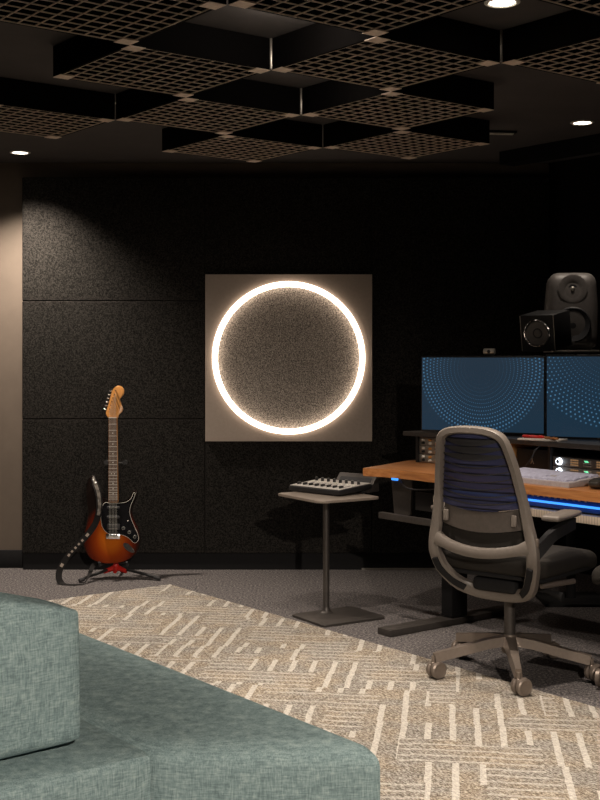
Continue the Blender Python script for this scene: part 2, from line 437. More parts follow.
# ------------------------------------------------------------------ ceiling baffles (open grid boxes in a checkerboard)
CA = .598; BP = Vector((-.108, 4.504, 0)); BZ = 2.365; NC = 10
def make_baffle():
    root = empty('ceiling_baffle', '', 'ceiling baffle', group='open-grid ceiling baffles')
    h = H0-BZ-.004; a = CA-.004
    f = MB()
    for s_ in (-1, 1):
        f.box((s_*(a/2-.006), 0, h/2), (.012, a, h)); f.box((0, s_*(a/2-.006), h/2), (a-.024, .012, h))
    f.box((0, 0, h-.004), (a-.024, a-.024, .008))
    f.build('side_panels', M['baffle'], root, smooth=False)
    g = MB(); st = a/NC
    for i in range(0, NC+1):
        q = -a/2+i*st; q = max(-a/2+.0135, min(a/2-.0135, q))
        g.box((q, 0, .0015), (.0028, a-.025, .004)); g.box((0, q, .0018), (a-.025, .0028, .004))
    g.build('grid', M['gridm'], root, smooth=False)
    for sx in (-1, 1):
        for sy in (-1, 1):
            MB().box((sx*(a/2-st*.52), sy*(a/2-st*.52), -.0015), (st*1.05, st*1.05, .002)).build('corner_plate', M['gridm'], root, smooth=False)
    return root
cells = {(-1,-1): 'black open-grid ceiling baffle left of the lit ceiling post, above the ring light',
 (0,0): 'black open-grid ceiling baffle right of the lit ceiling post',
 (1,-1): 'black open-grid ceiling baffle right of the shorter ceiling post, above the ring light',
 (0,-2): 'black open-grid ceiling baffle left of the shorter ceiling post',
 (1,-3): 'farthest black open-grid ceiling baffle, nearest the wall above the ring light',
 (-2,0): 'large black open-grid ceiling baffle filling the top left corner',
 (-1,1): 'black open-grid ceiling baffle cut by the top edge, left of the recessed downlight bay',
 (0,2): 'black open-grid ceiling baffle in the top right corner',
 (1,1): 'dark open-grid ceiling baffle at the right edge, behind the downlight bay',
 (-1,-3): 'dim open-grid ceiling baffle at the left edge below the big corner one',
 (2,-2): 'dim open-grid ceiling baffle near the wall, beside the slot vent',
 (-2,2): None, (-3,1): None, (-2,-2): None, (-3,-1): None, (-1, 3): None, (1,3): None}
proto = make_baffle(); first = True
for (i, j), lab in cells.items():
    if lab is None: continue
    o = proto if first else copy_tree(proto); first = False
    c = BP+U*(CA*(i+.5))+V*(CA*(j+.5)); o.location = (c.x, c.y, BZ+.002); o.rotation_euler = (0, 0, VROT); o['label'] = lab
def post(i, j, label):
    c = BP+U*(CA*i)+V*(CA*j)
    o = MB().box((0, 0, .0575), (.010, .010, .115), bevel=.002).build('ceiling_post', M['alu'])
    o.location = (c.x-.006*0, c.y-.010, BZ+.002); tag(o, label, 'post', 'slim metal posts at the corners of the ceiling baffles')
post(0, 0, 'slim lit metal post where two ceiling baffles meet, tallest in view')
post(1, -1, 'shorter slim metal post where two ceiling baffles meet above the ring light')
post(1, 1, 'dim slim metal post at the corner of the recessed downlight bay')

# slot vents
def vent(x, y, label):
    r = empty('ceiling_vent', label, 'vent', (x, y, H0-.008), rz=R(8), group='ceiling slot vents')
    MB().box((0, 0, .002), (.20, .045, .012), bevel=.002).build('frame', M['blackmatte'], r)
    b = MB()
    for q in (-.010, .010): b.box((0, q, -.006), (.17, .006, .008))
    b.build('blades', M['white'], r)
vent(.84, 6.52, 'small metal slot vent in the ceiling, nearer the ring light')
vent(1.04, 6.36, 'small metal slot vent in the ceiling, nearer the speakers')

# downlights
def downlight(x, y, W, ang, blend, label, aim=None):
    r = empty('downlight', label or 'recessed ceiling downlight outside the view', 'ceiling light', (x, y, H0), group='recessed ceiling downlights')
    MB().lathe([(.046, .0), (.060, .0), (.060, -.004), (.048, -.007), (.044, -.003), (.046, .0)], 32).build('trim_ring', M['white'], r)
    MB().lathe([(0, -.0035), (.043, -.0035), (.043, -.001), (0, -.001)], 32).build('lens', M['lens'], r)
    d = bpy.data.lights.new('lamp', 'SPOT'); d.energy = W; d.color = WARM; d.spot_size = R(ang); d.spot_blend = blend; d.shadow_soft_size = .035
    l = bpy.data.objects.new('lamp', d); COL.objects.link(l); l.parent = r; l.location = (0, 0, -.02)
    if aim: l.rotation_euler = (Vector(aim)-Vector((x, y, H0))).to_track_quat('-Z', 'Y').to_euler()
for a in DOWNLIGHTS: downlight(*a)

def puck(i, j, W, label):  # unseen lamps added to brighten the ceiling patches by the posts
    c = BP+U*(CA*i)+V*(CA*j)
    r = empty('added_puck_lamp', label, 'ceiling light', (c.x, c.y, H0), group='unseen puck lamps added to light the ceiling bays')
    MB().lathe([(0, 0), (.035, 0), (.035, -.016), (0, -.016)], 24).build('body', M['white'], r)
    d = bpy.data.lights.new('lamp', 'POINT'); d.energy = W; d.color = WARM; d.shadow_soft_size = .03
    l = bpy.data.objects.new('lamp', d); COL.objects.link(l); l.parent = r; l.location = (0, 0, -.055)
puck(-.35, .72, 3.0, 'unseen puck lamp added to light the ceiling bay of the tallest post')
puck(.65, -.28, 1.2, 'unseen puck lamp added to light the ceiling bay of the shorter post')

# ------------------------------------------------------------------ ring light panel
RX0, RZ0 = -.0685, 1.289; PY = 7.29
r = empty('ring_light', 'square taupe wall panel with a glowing white ring around a speckled grey disc', 'wall light', (RX0, PY+.05, RZ0))
# square plate with circular hole
bm = MB(); n = 96; ro = .462; sq = .505
def sqp(a):
    c, s_ = math.cos(a), math.sin(a); k = sq/max(abs(c), abs(s_)); return c*k, s_*k
angs = [2*PI*i/n for i in range(n)]
for yy in (0,):
    fo = [bm.bm.verts.new((sqp(a)[0], -.03, sqp(a)[1])) for a in angs]; fi = [bm.bm.verts.new((ro*math.cos(a), -.03, ro*math.sin(a))) for a in angs]
    bo = [bm.bm.verts.new((sqp(a)[0], 0, sqp(a)[1])) for a in angs]; bi = [bm.bm.verts.new((ro*math.cos(a), 0, ro*math.sin(a))) for a in angs]
    for i in range(n):
        k = (i+1) % n
        bm.bm.faces.new((fo[i], fo[k], fi[k], fi[i])); bm.bm.faces.new((bo[i], bi[i], bi[k], bo[k]))
        bm.bm.faces.new((fo[i], bo[i], bo[k], fo[k])); bm.bm.faces.new((fi[i], fi[k], bi[k], bi[i]))
bm.build('frame_plate', M['frame_panel'], r)
MB().lathe([(0, 0), (.430, 0), (.430, .012), (0, .012)], 96, M=RX(PI/2)).build('felt_disc', M['speckle'], r)
MB().lathe([(.430, 0), (.430, .045), (.434, .050), (.458, .050), (.462, .045), (.462, 0), (.430, 0)], 128, M=RX(PI/2)).build('light_ring', M['ring'], r)

# ------------------------------------------------------------------ rug
rg = MB().box((1.9, -1.1, .005), (4.6, 2.2, .010), bevel=.004).build('rug', M['rug'])
rg.location = (-.735-V.x*.4*0, 6.83, .0005); rg.rotation_euler = (0, 0, VROT)
# shift so that the far corner is the object's (0,0)
for v in rg.data.vertices: v.co.x += .4
tag(rg, 'large cream and taupe rug with broken diagonal lines on the grey carpet', 'rug')

# ------------------------------------------------------------------ sofa
SZ = .46
A_ = Vector((.198, 2.60)); B_ = Vector((-.335, 2.60)); v2 = Vector((V.x, V.y)); u2 = Vector((U.x, U.y))
def quadmap(c00, c10, c11, c01, w_, d_):
    def fn(p):
        s_ = p.x/w_+.5; q = p.y/d_+.5
        xy = (c00*(1-s_)+c10*s_)*(1-q)+(c01*(1-s_)+c11*s_)*q
        return Vector((xy.x, xy.y, p.z))
    return fn
sofa = empty('sofa', 'teal woven modular sofa in the lower left foreground on the rug', 'sofa', (-.3, 2.8, 0))
org = Vector((-.3, 2.8))
L_ = 1.6
fn = quadmap(B_-org, A_-org, A_-v2*L_-org, B_-v2*L_-org, .42, L_)
MB().rbox((.42, L_, .40), .045, (.006, .02, .006), 22, fn, T(0, 0, SZ-.205)).build('side_module', M['teal'], sofa)
B2 = B_+Vector((.022, .0))
fn = quadmap(B2-u2*1.3-org, B2-org, B2-v2*.95-org, B2-v2*.95-u2*1.3-org, 1.3, .95)
MB().rbox((1.3, .95, .40), .022, (.0, .02, .004), 22, fn, T(0, 0, SZ-.212)).build('seat_module', M['teal'], sofa)
for p in (A_-u2*.15-v2*.2, A_-v2*1.45-u2*.15, B_-u2*.6-v2*.15, B_-u2*1.15-v2*.8): MB().lathe([(0, -.045), (.022, -.045), (.028, .03), (0, .03)], 16, M=T(p.x-org.x, p.y-org.y, .057)).build('foot', M['blackmatte'], sofa)
# big back cushion, standing on the seat
cw, ch, ct = .74, .332, .20
cen = Vector((-.474, 2.62))-u2*(cw/2)-v2*(ct/2)+v2*.0
cu = MB().rbox((cw, ct, ch), .016, (.014, .03, .026), 22, lambda p: Vector((p.x, p.y, p.z-(.046*max(0, (p.x-.08)/.29)**1.3*max(0, p.z)/.16)))).build('back_cushion', M['teal'])
cu.location = (cen.x, cen.y, SZ+ch/2+.002); cu.rotation_euler = (R(-2), 0, math.atan2(U.y, U.x))
tag(cu, 'plump teal sofa cushion standing on the seat at the left edge', 'cushion')

# ------------------------------------------------------------------ guitar stand + guitar
GX, GY = -1.091, 7.03
PXM = 1/171
def g2(x, y): return ((x-113)*PXM, (562.5-y)*PXM)
gt = empty('electric_guitar', 'sunburst electric guitar with black pickguard on a red-jointed stand', 'guitar', (GX, GY, .098), rx=R(-6))
outl = [(107.5,501),(103,498),(99,490.5),(95.5,481),(91.8,476.5),(88,481),(86.3,491),(87.2,503),(88.6,513),(87.5,524),(84.8,536),(85.5,547.5),(91,557),(101,562),(113,563),(125,561),(134.5,555),(140,546),(140.8,536.5),(138,528),(134.2,520.5),(131.9,513.5),(132.7,507),(135.6,500),(137.2,493.8),(135.2,490),(132.5,491.6),(130.4,496.8),(126.3,500.6),(121,502),(118.4,502)]
body = [g2(*p) for p in smoothpoly(outl, 5)]
MB().prism(body, -.022, .022, UPR, bevel=.007, seg=3).build('body', M['burst'], gt)
pg = [(106,503),(102.5,507),(101.2,516),(102.5,526),(107,532.5),(114,535),(122,535),(129,538),(135,543),(139,540),(138.4,534.5),(135.4,528),(131.8,520),(129.8,512.5),(130.8,506),(133.6,499.5),(135,494.5),(133.4,493.6),(131.4,498.5),(127,502.3),(121,503.6),(112,504.5)]
pgp = [g2(*p) for p in smoothpoly(pg, 4)]
pick = MB().prism(pgp, .0222, .0242, UPR).build('pickguard', M['pick'], gt)
cx_ = sum(p[0] for p in pgp)/len(pgp); cy_ = sum(p[1] for p in pgp)/len(pgp)
MB().tube([(p[0], -.0235, p[1]) for p in pgp], .0011, 6, closed=True).build('pickguard_edge', M['white'], pick, label='white edge line of the pickguard')
nk = MB(); nl = [g2(107.4,418.6), g2(115.9,418.6), g2(118.3,503), g2(108.6,503)]
nk.prism(list(reversed(nl)), .004, .026, UPR, bevel=.003); nk.build('neck', M['maple'], gt)
nl2 = [(g2(107.7,418.6)), g2(115.6,418.6), g2(118.0,502.5), g2(108.9,502.5)]
fb = MB().prism(list(reversed(nl2)), .0262, .0305, UPR).build('fretboard', M['rosewood'], gt)
for k in range(0, 22):
    y = 418.6+115.4*(1-2**(-k/12)); tt = (y-418.6)/84; xl = 107.7+1.2*tt; xr = 115.6+2.4*tt
    a = g2(xl, y); b = g2(xr, y); MB().box(((a[0]+b[0])/2, -.0312, a[1]), (b[0]-a[0], .0016, .0022 if k else .004)).build('fret' if k else 'nut', M['white'], fb)
for k in (3, 5, 7, 9, 12, 15, 17, 19):
    y = 418.6+115.4*(1-2**(-(k-.5)/12)); tt = (y-418.6)/84
    for dx in ((-1.5, 1.5) if k == 12 else (0,)):
        a = g2(111.65+1.8*tt+dx, y); MB().lathe([(0, 0), (.0032, 0), (.0032, .0012), (0, .0012)], 10, M=T(a[0], -.0305, a[1])@RX(PI/2)).build('inlay_dot', M['white'], fb)
hs = [(107.4,418.8),(104.6,414.2),(105.6,409.5),(106.9,405),(108.3,399.5),(110,393),(112.2,388.7),(116.6,386.2),(120.9,388),(122.4,392),(121.2,396),(118.6,398),(118.2,400),(119.6,404.5),(121.5,409.8),(120,412.8),(117,415.3),(115.9,418.8)]
hp = [g2(*p) for p in smoothpoly(hs, 4)]
hd = MB().prism(hp, .006, .020, UPR, bevel=.002).build('headstock', M['maple'], gt)
posts = [(111.8,391.2),(110.6,394.9),(109.3,398.6),(108.2,402.3),(107.2,406),(106.3,409.8)]
for (x, y) in posts:
    a = g2(x+2.2, y); b = g2(x-2.6, y+.2)
    m = MB(); m.lathe([(0, .0), (.0045, 0), (.0045, .008), (.003, .012), (0, .012)], 10, M=T(a[0], -.02, a[1])@RX(PI/2))
    m.tube([(a[0], -.010, a[1]), (b[0], -.010, b[1])], .0022, 8)
    m.rbox((.013, .006, .010), .0028, n=4, M=T(b[0]-.004, -.010, b[1]))
    m.build('tuning_peg', M['chrome'], hd)
lg = MB()   # curved maker's script on the headstock, illegible at this size
lg.tube([(*[g2(x, y)[0] for x, y in [(112.0+q*1.05, 396+q*2.3+.5*math.sin(q*5))]], -.0206, g2(0, 396+q*2.3)[1]) for q in [i/4 for i in range(25)]], .0009, 5)
lg.build('headstock_script', M['pick'], hd, label='dark illegible script on the headstock')
# strings: nut to bridge, nut to tuners
sg = MB()
for i in range(6):
    xn = 108.6+i*1.24; xb = 110.2+i*1.5
    a = g2(xn, 418.6); b = g2(xb, 534); c = g2(posts[5-i][0]+2.2, posts[5-i][1])
    sg.tube([(a[0], -.0335, a[1]), (b[0], -.0345, b[1])], .00045, 5)
    sg.tube([(a[0], -.0335, a[1]), (c[0], -.0290, c[1])], .0005, 5)
sg.build('strings', M['white'], gt)
def onbody(x, y, z): a = g2(x, y); return T(a[0], -z, a[1])
for (y, ang) in ((508, 0), (517.5, 0)):
    q = MB().rbox((.075, .010, .016), .0048, n=6, M=onbody(113.7, y, .027)@RY(R(ang))).build('pickup', M['cone'], gt)
    pp = MB()
    for i in range(6): a = g2(110+i*1.45, y); pp.lathe([(0, 0), (.0022, 0), (.0022, .001), (0, .001)], 8, M=T(a[0], -.032, a[1])@RX(PI/2))
    pp.build('pole_pieces', M['alu'], q)
q = MB().box((0, 0, 0), (.075, .010, .034), bevel=.003, M=onbody(113.9, 527, .027)).build('humbucker_pickup', M['cone'], gt)
pp = MB()
for i in range(6):
    for yy in (525, 529): a = g2(110+i*1.5, yy); pp.lathe([(0, 0), (.0022, 0), (.0022, .001), (0, .001)], 8, M=T(a[0], -.032, a[1])@RX(PI/2))
pp.build('pole_pieces', M['alu'], q)
br = MB(); br.box((0, 0, 0), (.082, .006, .030), bevel=.002, M=onbody(113.7, 536.5, .026))
for i in range(6): br.box((0, 0, 0), (.0095, .007, .020), bevel=.001, M=onbody(110+i*1.5, 535.5, .031))
br.build('bridge', M['chrome'], gt)
for (x, y) in ((124, 528.5), (130, 532.5), (135.5, 537)):
    a = g2(x, y); MB().lathe([(0, .0), (.011, 0), (.0105, .004), (.008, .006), (.007, .013), (0, .014)], 18, M=T(a[0], -.024, a[1])@RX(PI/2)).build('control_knob', M['knob'], gt).data
    MB().lathe([(.0075, .0), (.0085, .0), (.0085, .001), (.0075, .001)], 18, M=T(a[0], -.0375, a[1])@RX(PI/2)).build('knob_rim', M['alu'], gt)
MB().tube([(g2(128, 521.5)[0], -.022, g2(128, 521.5)[1]), (g2(128.8, 521)[0], -.042, g2(128.8, 521)[1])], [.002, .003], 8).build('pickup_switch', M['alu'], gt)
jk = MB(); jp = [(125,543),(129,544),(134,549),(135.5,552),(132,552.3),(127,549.5),(124,545.5)]
jk.prism([g2(*p) for p in smoothpoly(jp, 4)], .0222, .0245, UPR); a = g2(130, 548); jk.lathe([(.006, 0), (.009, 0), (.008, .004), (.005, .004), (.006, 0)], 14, M=T(a[0], -.024, a[1])@RX(PI/2))
jk.build('jack_plate', M['chrome'], gt)
for (x, y) in ((91.9, 476.8), (101, 562.2)):
    a = g2(x, y); MB().lathe([(0, 0), (.004, 0), (.004, .006), (.007, .009), (0, .011)], 12, M=T(a[0], 0, a[1])@(RX(0) if y < 500 else RX(PI))).build('strap_button', M['chrome'], gt)

# strap: hangs from the horn over the body and loops down to the carpet (a thing of its own, hooked on the guitar)
def w3(x, y, Y): return Vector(((x-300)/1208*Y, Y, 1.3-(y-356)*Y/1208))
sp_pts = [(92.5,475.8,7.075),(95,483,7.03),(98.5,494,7.0),(99.3,508,6.985),(96,522,6.98),(89,533,6.97),(79,544,6.95),(69,555,6.93),(61,567,6.91),(58.8,577,6.89),(62.5,584.5,6.865),(72,587.6,6.85),(82,585.0,6.87),(88.5,576,6.93),(93,566,7.0),(99,562,7.055)]
sm = smoothpoly(sp_pts, 6, closed=False)
P3 = [w3(*p) for p in sm]; n = len(P3)
st = MB(); rowsA = []
mk = MB()
for i, p in enumerate(P3):
    tq = i/(n-1); tt = (P3[min(i+1, n-1)]-P3[max(i-1, 0)]).normalized()
    view = Vector((0, 1, 0)); side = tt.cross(view).normalized()
    if tq > .62: # loop lying on the carpet twists flat
        k = min(1, (tq-.62)/.12) if tq < .82 else max(0, 1-(tq-.82)/.1)
        side = (side*(1-k)+Vector((.1, 1, .25))*k).normalized()
    wd = .018 if .06 < tq < .86 else .013
    pp_ = p.copy()
    a = pp_+side*wd; b = pp_-side*wd
    for q in (a, b): q.z = max(q.z, .004)
    rowsA.append([a, (a+b)/2, b])
st.surf(rowsA, .0025, (0, -1, .1))
sob = st.build('guitar_strap', M['strap']); tag(sob, 'black guitar strap with pale markings looping from the horn to the carpet', 'guitar strap')
marks = [(.345, .012, .02), (.385, .010, .013), (.405, .008, .012), (.425, .010, .012), (.445, .009, .012), (.47, .010, .015), (.53, .013, .02)]
for (tq, hw, ln_) in marks:
    i = int(tq*(n-1)); c = (rowsA[i][1]); tt = (P3[i+1]-P3[i-1]).normalized(); side = tt.cross(Vector((0, 1, 0))).normalized()
    d = Vector((0, -.0045, 0)); q = [c+side*hw*.65+tt*ln_/2+d, c-side*hw*.65+tt*ln_/2+d, c-side*hw*.65-tt*ln_/2+d, c+side*hw*.65-tt*ln_/2+d]
    MB().surf([[q[0], q[1]], [q[3], q[2]]], .0005, (0, -1, 0)).build('strap_lettering', M['frame_panel'], sob, smooth=False, label='pale worn lettering on the strap')
# pale leather strap end on the horn
i0 = int(.0*(n-1)); cr = MB()
cr.surf([[q+Vector((.002, -.006, 0)) for q in (r_[0]*.75+r_[2]*.25, r_[1]+Vector((0, -.006*math.sin(ii*1.7), 0)), r_[0]*.25+r_[2]*.75)] for ii, r_ in enumerate(rowsA[1:22])], .002, (0, -1, 0))
cr.build('strap_end', plain('worn_grey_leather', (.14, .125, .11), .35), sob, label='shiny crinkled grey end of the strap')

# stand
sd = empty('guitar_stand', 'black tripod guitar stand with a red joint, holding the guitar', 'guitar stand', (GX+.012, GY+.115, 0))
hub = Vector((0, -.06, .062))
hb = MB(); hb.lathe([(0, -.025), (.017, -.022), (.020, 0), (.017, .02), (.013, .04), (0, .042)], 16, M=T(*hub))
for ex, ey in ((-.065, -.045), (.065, -.03), (.0, -.04)): hb.tube([hub, hub+Vector((ex, ey, -.020))], [.017, .012], 10)
hb.build('joint', M['red'], sd)
for ex, ey in ((-.185, -.165), (.27, -.10), (.012, .17), ):
    e = Vector((ex, hub.y+ey, .012)); s0 = hub+Vector((ex, ey, -.04))*.25
    lgo = MB().tube([s0, e+(hub-e)*.02+Vector((0, 0, .004))], .0085, 10).build('leg', M['black'], sd)
    MB().tube([e+(hub-e)*.12, e], .012, 10).build('rubber_foot', M['foam'], lgo)
MB().tube([hub+Vector((0, .0, .03)), hub+Vector((0, .03, .2)), hub+Vector((.0, .075, .61))], .008, 10).build('pole', M['black'], sd)
yk = MB(); yz = .672; yy = .012
yk.tube([(-.052, yy-.085, yz+.005), (-.046, yy-.045, yz), (-.03, yy-.01, yz-.005), (0, yy, yz-.005), (.03, yy-.01, yz-.005), (.046, yy-.045, yz), (.052, yy-.085, yz+.005)], .005, 8)
yk.build('neck_yoke', M['black'], sd)
for s_ in (-1, 1): MB().tube([(s_*.054, yy-.094, yz+.006), (s_*.052, yy-.045, yz+.003)], .0135, 12).build('foam_sleeve', M['foam'], sd)
for s_ in (-1, 1):
    MB().tube([hub+Vector((0, 0, .02)), hub+Vector((s_*.04, -.005, .028)), hub+Vector((s_*.075, -.03, .022)), hub+Vector((s_*.08, -.10, .0255)), hub+Vector((s_*.08, -.118, .05))], .0065, 8).build('cradle_arm', M['foam'], sd)

# ------------------------------------------------------------------ side table + fader controller
def rrect(wx, wy, r, k=5):
    p = []
    for (sx, sy, a0) in ((1, 1, 0), (-1, 1, 90), (-1, -1, 180), (1, -1, 270)):
        for i in range(k+1):
            a = R(a0+90*i/k); p.append((sx*(wx/2-r)+r*math.cos(a), sy*(wy/2-r)+r*math.sin(a)))
    return p
TA = math.atan2(-.848, .53)
tb = empty('side_table', 'dark brown pedestal side table with a square top, left of the desk', 'side table', (.14, 6.07, 0), rz=TA)
MB().prism(rrect(.42, .36, .035), .590, .602, bevel=.002).build('table_top', M['tabletop'], tb)
MB().tube([(0, -.01, .012), (0, -.01, .592)], .0165, 20).build('pole', M['gunmetal'], tb)
MB().lathe([(.0165, .04), (.022, .022), (.034, .0135), (0, .0135)], 24, M=T(0, -.01, 0)).build('collar', M['gunmetal'], tb)
bo = Matrix.Rotation(-TA, 3, 'Z')@Vector((.05, -.07, 0))
MB().prism(rrect(.30, .37, .02), 0.0005, .012, T(bo.x, bo.y, 0), bevel=.002).build('base_plate', M['gunmetal'], tb)

fc = empty('fader_controller', 'silver and black fader controller with two rows of knobs on the side table', 'audio controller', (.155, 6.20, .6035), rz=R(-45), rx=0)
tl = RX(R(4))
MB().rbox((.36, .25, .028), .008, n=8, M=T(0, 0, .024)@tl).build('body', M['black'], fc)
MB().box((0, 0, 0), (.345, .235, .003), bevel=.001, M=T(0, 0, .024)@tl@T(0, 0, .0150)).build('top_panel', M['grey'], fc)
for i in range(8):
    x = -.148+i*.0423
    for row, yq in ((0, -.075), (1, .055)):
        MM = T(0, 0, .024)@tl@T(x, yq, .0165)
        if row: MB().lathe([(0, 0), (.0085, 0), (.008, .016), (.006, .018), (0, .018)], 12, M=MM).build('knob', M['knob'], fc)
        else: MB().box((0, 0, .006), (.014, .024, .012), bevel=.003, M=MM).build('fader_cap', M['knob'], fc)
sl = MB()
for i in range(8): sl.box((-.148+i*.0423, -.05, .0172), (.0035, .085, .0012), M=T(0, 0, .024)@tl)
sl.build('fader_slots', M['blackmatte'], fc)
bt = MB()
for i in range(8):
    for yq in (.012, .028): bt.box((-.148+i*.0423, yq, .018), (.014, .009, .004), M=T(0, 0, .024)@tl)
bt.build('buttons', M['white'], fc)
for sx in (-.15, .15): MB().lathe([(0, 0), (.008, 0), (.008, .008), (0, .008)], 10, M=T(sx, -.09, 0)).build('foot', M['foam'], fc)
MB().box((0, .09, .008), (.30, .02, .016)).build('rear_foot', M['foam'], fc)
# tilted black display unit behind it
dsp = empty('display_unit', 'black tilted display wedge standing behind the fader controller', 'audio controller', (.285, 6.255, .6035), rz=R(-38))
MB().prism([(-.05, 0), (.045, 0), (.045, .012), (.038, .085), (.030, .085)], -.12, .12, Matrix(((0,0,1,0),(1,0,0,0),(0,1,0,0),(0,0,0,1))), bevel=.002).build('housing', M['gunmetal'], dsp)
MB().box((0, -.006, .047), (.20, .003, .055), rot=RX(R(-43)), M=T(0, 0, 0)).build('display_glass', M['cone'], dsp)

# ------------------------------------------------------------------ desk (local x along V, y along U; origin at the left tip)
DT = Vector((.315, 6.04, 0))
dk = empty('studio_desk', 'studio desk with an orange wood top, blue light under its edge and black legs', 'desk', tuple(DT), rz=VROT)
def dl(X, Y):   # world -> desk local
    d = Vector((X-DT.x, Y-DT.y)); return (d.dot(v2), d.dot(u2))
fr = [dl(.315, 6.04), dl(.448, 5.985), dl(.55, 5.86), dl(.66, 5.705), dl(.947, 5.325)]
front = smoothpoly([(0, 0), (.05, .022), (.14, .05), (.30, .062), (.55, .058), (.90, .052)], 5, closed=False)
LN = 2.25; DP = .85
mir = [(LN-x, y) for x, y in reversed(front)]
poly = front+mir+[(LN+.20, .5), (LN+.10, DP), (-.10, DP), (-.20, .5)]
top = MB().prism(poly, .700, .740, bevel=.003).build('desktop', M['wood'], dk)
RF = .435      # rack front line
# bridge shelf
MB().prism([(-.14, RF-.04), (LN+.14, RF-.04), (LN+.10, DP-.03), (-.10, DP-.03)], .880, .903, bevel=.002).build('bridge_shelf', M['gunmetal'], dk)
for x in (-.082, .825, 1.345, 1.60, 2.30): MB().box((x, (RF+DP)/2-.005, .810), (.016, DP-RF-.02, .139)).build('shelf_divider', M['black'], dk, smooth=False)
MB().box((.560, (RF+DP)/2-.02, .810), (.036, DP-RF-.02, .139)).build('plywood_divider', M['ply'], dk, smooth=False, label='plywood divider')
# columns and feet
for x in (.387, LN-.387):
    MB().box((x, .255, .366), (.075, .105, .66), bevel=.004).build('leg', M['blackmatte'], dk)
    MB().prism([(x-.045, -.20), (x+.045, -.20), (x+.045, .62), (x-.045, .62)], .0005, .032, bevel=.003).build('foot', M['gunmetal'], dk)
MB().box((LN/2, .26, .675), (LN-.5, .10, .045), bevel=.003).build('cross_beam', M['blackmatte'], dk)
# pull-out tray with ribbed front and led channel
MB().box((LN/2+.02, .31, .617), (LN-.78, .44, .034), bevel=.002).build('keyboard_tray', M['ribbed'], dk)
MB().box((LN/2+.07, .105, .668), (LN-.92, .012, .009), bevel=.003).build('light_strip', M['led'], dk, label='glowing blue light strip under the desk edge')
MB().box((LN/2+.07, .135, .667), (LN-.92, .04, .05), bevel=.003).build('light_channel', plain('blue_glow_plastic', (.02, .07, .25), .4), dk)  # the strip's blue glow is put into the channel's colour
ky = MB()
for i in range(11): ky.box((1.02+i*.032, .072, .6955), (.010, .004, .008))
ky.build('pale_tick_marks', M['grey'], dk, smooth=False, label='row of small pale marks under the desk edge')
# left bracket, lower rail and glowing block for the blue spill
b = MB(); b.prism([(.0, .70), (.13, .70), (.12, .52), (.03, .50), (.018, .52)], -.006, .006, T(.105, .10, 0)@RZ(R(10))@Matrix(((1,0,0,0),(0,0,1,0),(0,1,0,0),(0,0,0,1))))
b.build('side_bracket', M['gunmetal'], dk, smooth=False)
MB().box((.32, .02, .516), (.42, .03, .030), bevel=.003).build('lower_rail', M['gunmetal'], dk)
MB().box((.33, .22, .575), (.36, .008, .09), bevel=.001).build('cable_tray', M['black'], dk)
fx = MB(); fx.box((.13, .10, .690), (.04, .02, .014), bevel=.003); fx.build('blue_spill_block', M['led'], dk, label='small glowing block for blue light spill under the desk corner')  # blue spill from the strip, drawn as a glowing block
cb = MB(); cb.tube(smoothpoly([(.17, .10, .69), (.25, .06, .66), (.33, .08, .655), (.44, .12, .67)], 6, False), .004, 8)
cb.build('desk_cable', M['cord'], dk)

def dworld(x, y, z): q = DT+V*x+U*y; return (q.x, q.y, z)
# rack gear (left bay: three busy units; right bay: two units with glowing knobs)
def rack_unit(x, z, hgt, label, style, grp):
    r = empty('rack_unit', label, 'rack gear', dworld(x, RF+.012, z), rz=VROT, group=grp)
    MB().box((.235, .15, hgt/2), (.46, .28, hgt-.004), bevel=.001).build('case', M['gunmetal'], r)
    MB().box((.235, .006, hgt/2), (.482, .006, hgt-.002), bevel=.001).build('face_plate', M['alu'] if style else M['specb'], r)
    if style:
        for i in range(9):
            for j in range(2):
                MB().lathe([(0, 0), (.0075, 0), (.006, .012), (0, .013)], 10, M=T(.03+i*.05, .003, hgt*(.3+.4*j))@RX(PI/2)).build('knob', M[['knob', 'white', 'maple'][(i+j) % 3]], r)
    else:
        kn = MB().lathe([(0, 0), (.0135, 0), (.012, .012), (0, .013)], 18, M=T(.035, .003, hgt/2)@RX(PI/2)).build('knob', M['knob'], r)
        MB().lathe([(.0105, .0135), (.0135, .0105), (.015, .0), (.0165, .0), (.014, .012), (.0105, .0150), (.0105, .0135)], 18, M=T(.035, .003, hgt/2)@RX(PI/2)).build('glow_ring', M['knobled'], kn)
        for g in range(5):
            m = MB()
            for i in range(4):
                for j in range(3): m.box((.105+g*.075+i*.012, .001, hgt*(.25+.25*j)), (.007, .005, .006))
            m.build('button_block', M['grey'] if g % 2 else M['winglow'], r, smooth=False)
        MB().box((.195, .0015, hgt*.72), (.02, .004, .006)).build('indicator_light', M['greenled'], r)
for i, (nm, l_) in enumerate((('bottom', 'bottom'), ('middle', 'middle'), ('top', 'top'))):
    rack_unit(-.066, .742+.0445*i, .0435, l_+' rack unit with rows of knobs in the left bay of the desk shelf', 1, 'knobbed rack units in the left bay')
rack_unit(.845, .742, .0445, 'lower rack unit with a white glowing knob on the right of the desk', 0, 'rack units with glowing knobs')
rack_unit(.845, .788, .0445, 'upper rack unit with a white glowing knob on the right of the desk', 0, 'rack units with glowing knobs')
# dark box in the middle bay with a small grey figure-like mark
bxr = empty('rack_box', 'plain black box with a small grey mark in the middle shelf bay', 'box', dworld(.70, RF+.11, .7405), rz=VROT)
MB().box((0, 0, .058), (.20, .16, .115), bevel=.004).build('case', M['black'], bxr)
mm = MB(); mm.tube([(-.009, -.081, .045), (0, -.081, .062), (0, -.081, .078)], .002, 6); mm.tube([(.009, -.081, .045), (0, -.081, .062)], .002, 6); mm.build('mark', M['alu'], bxr)

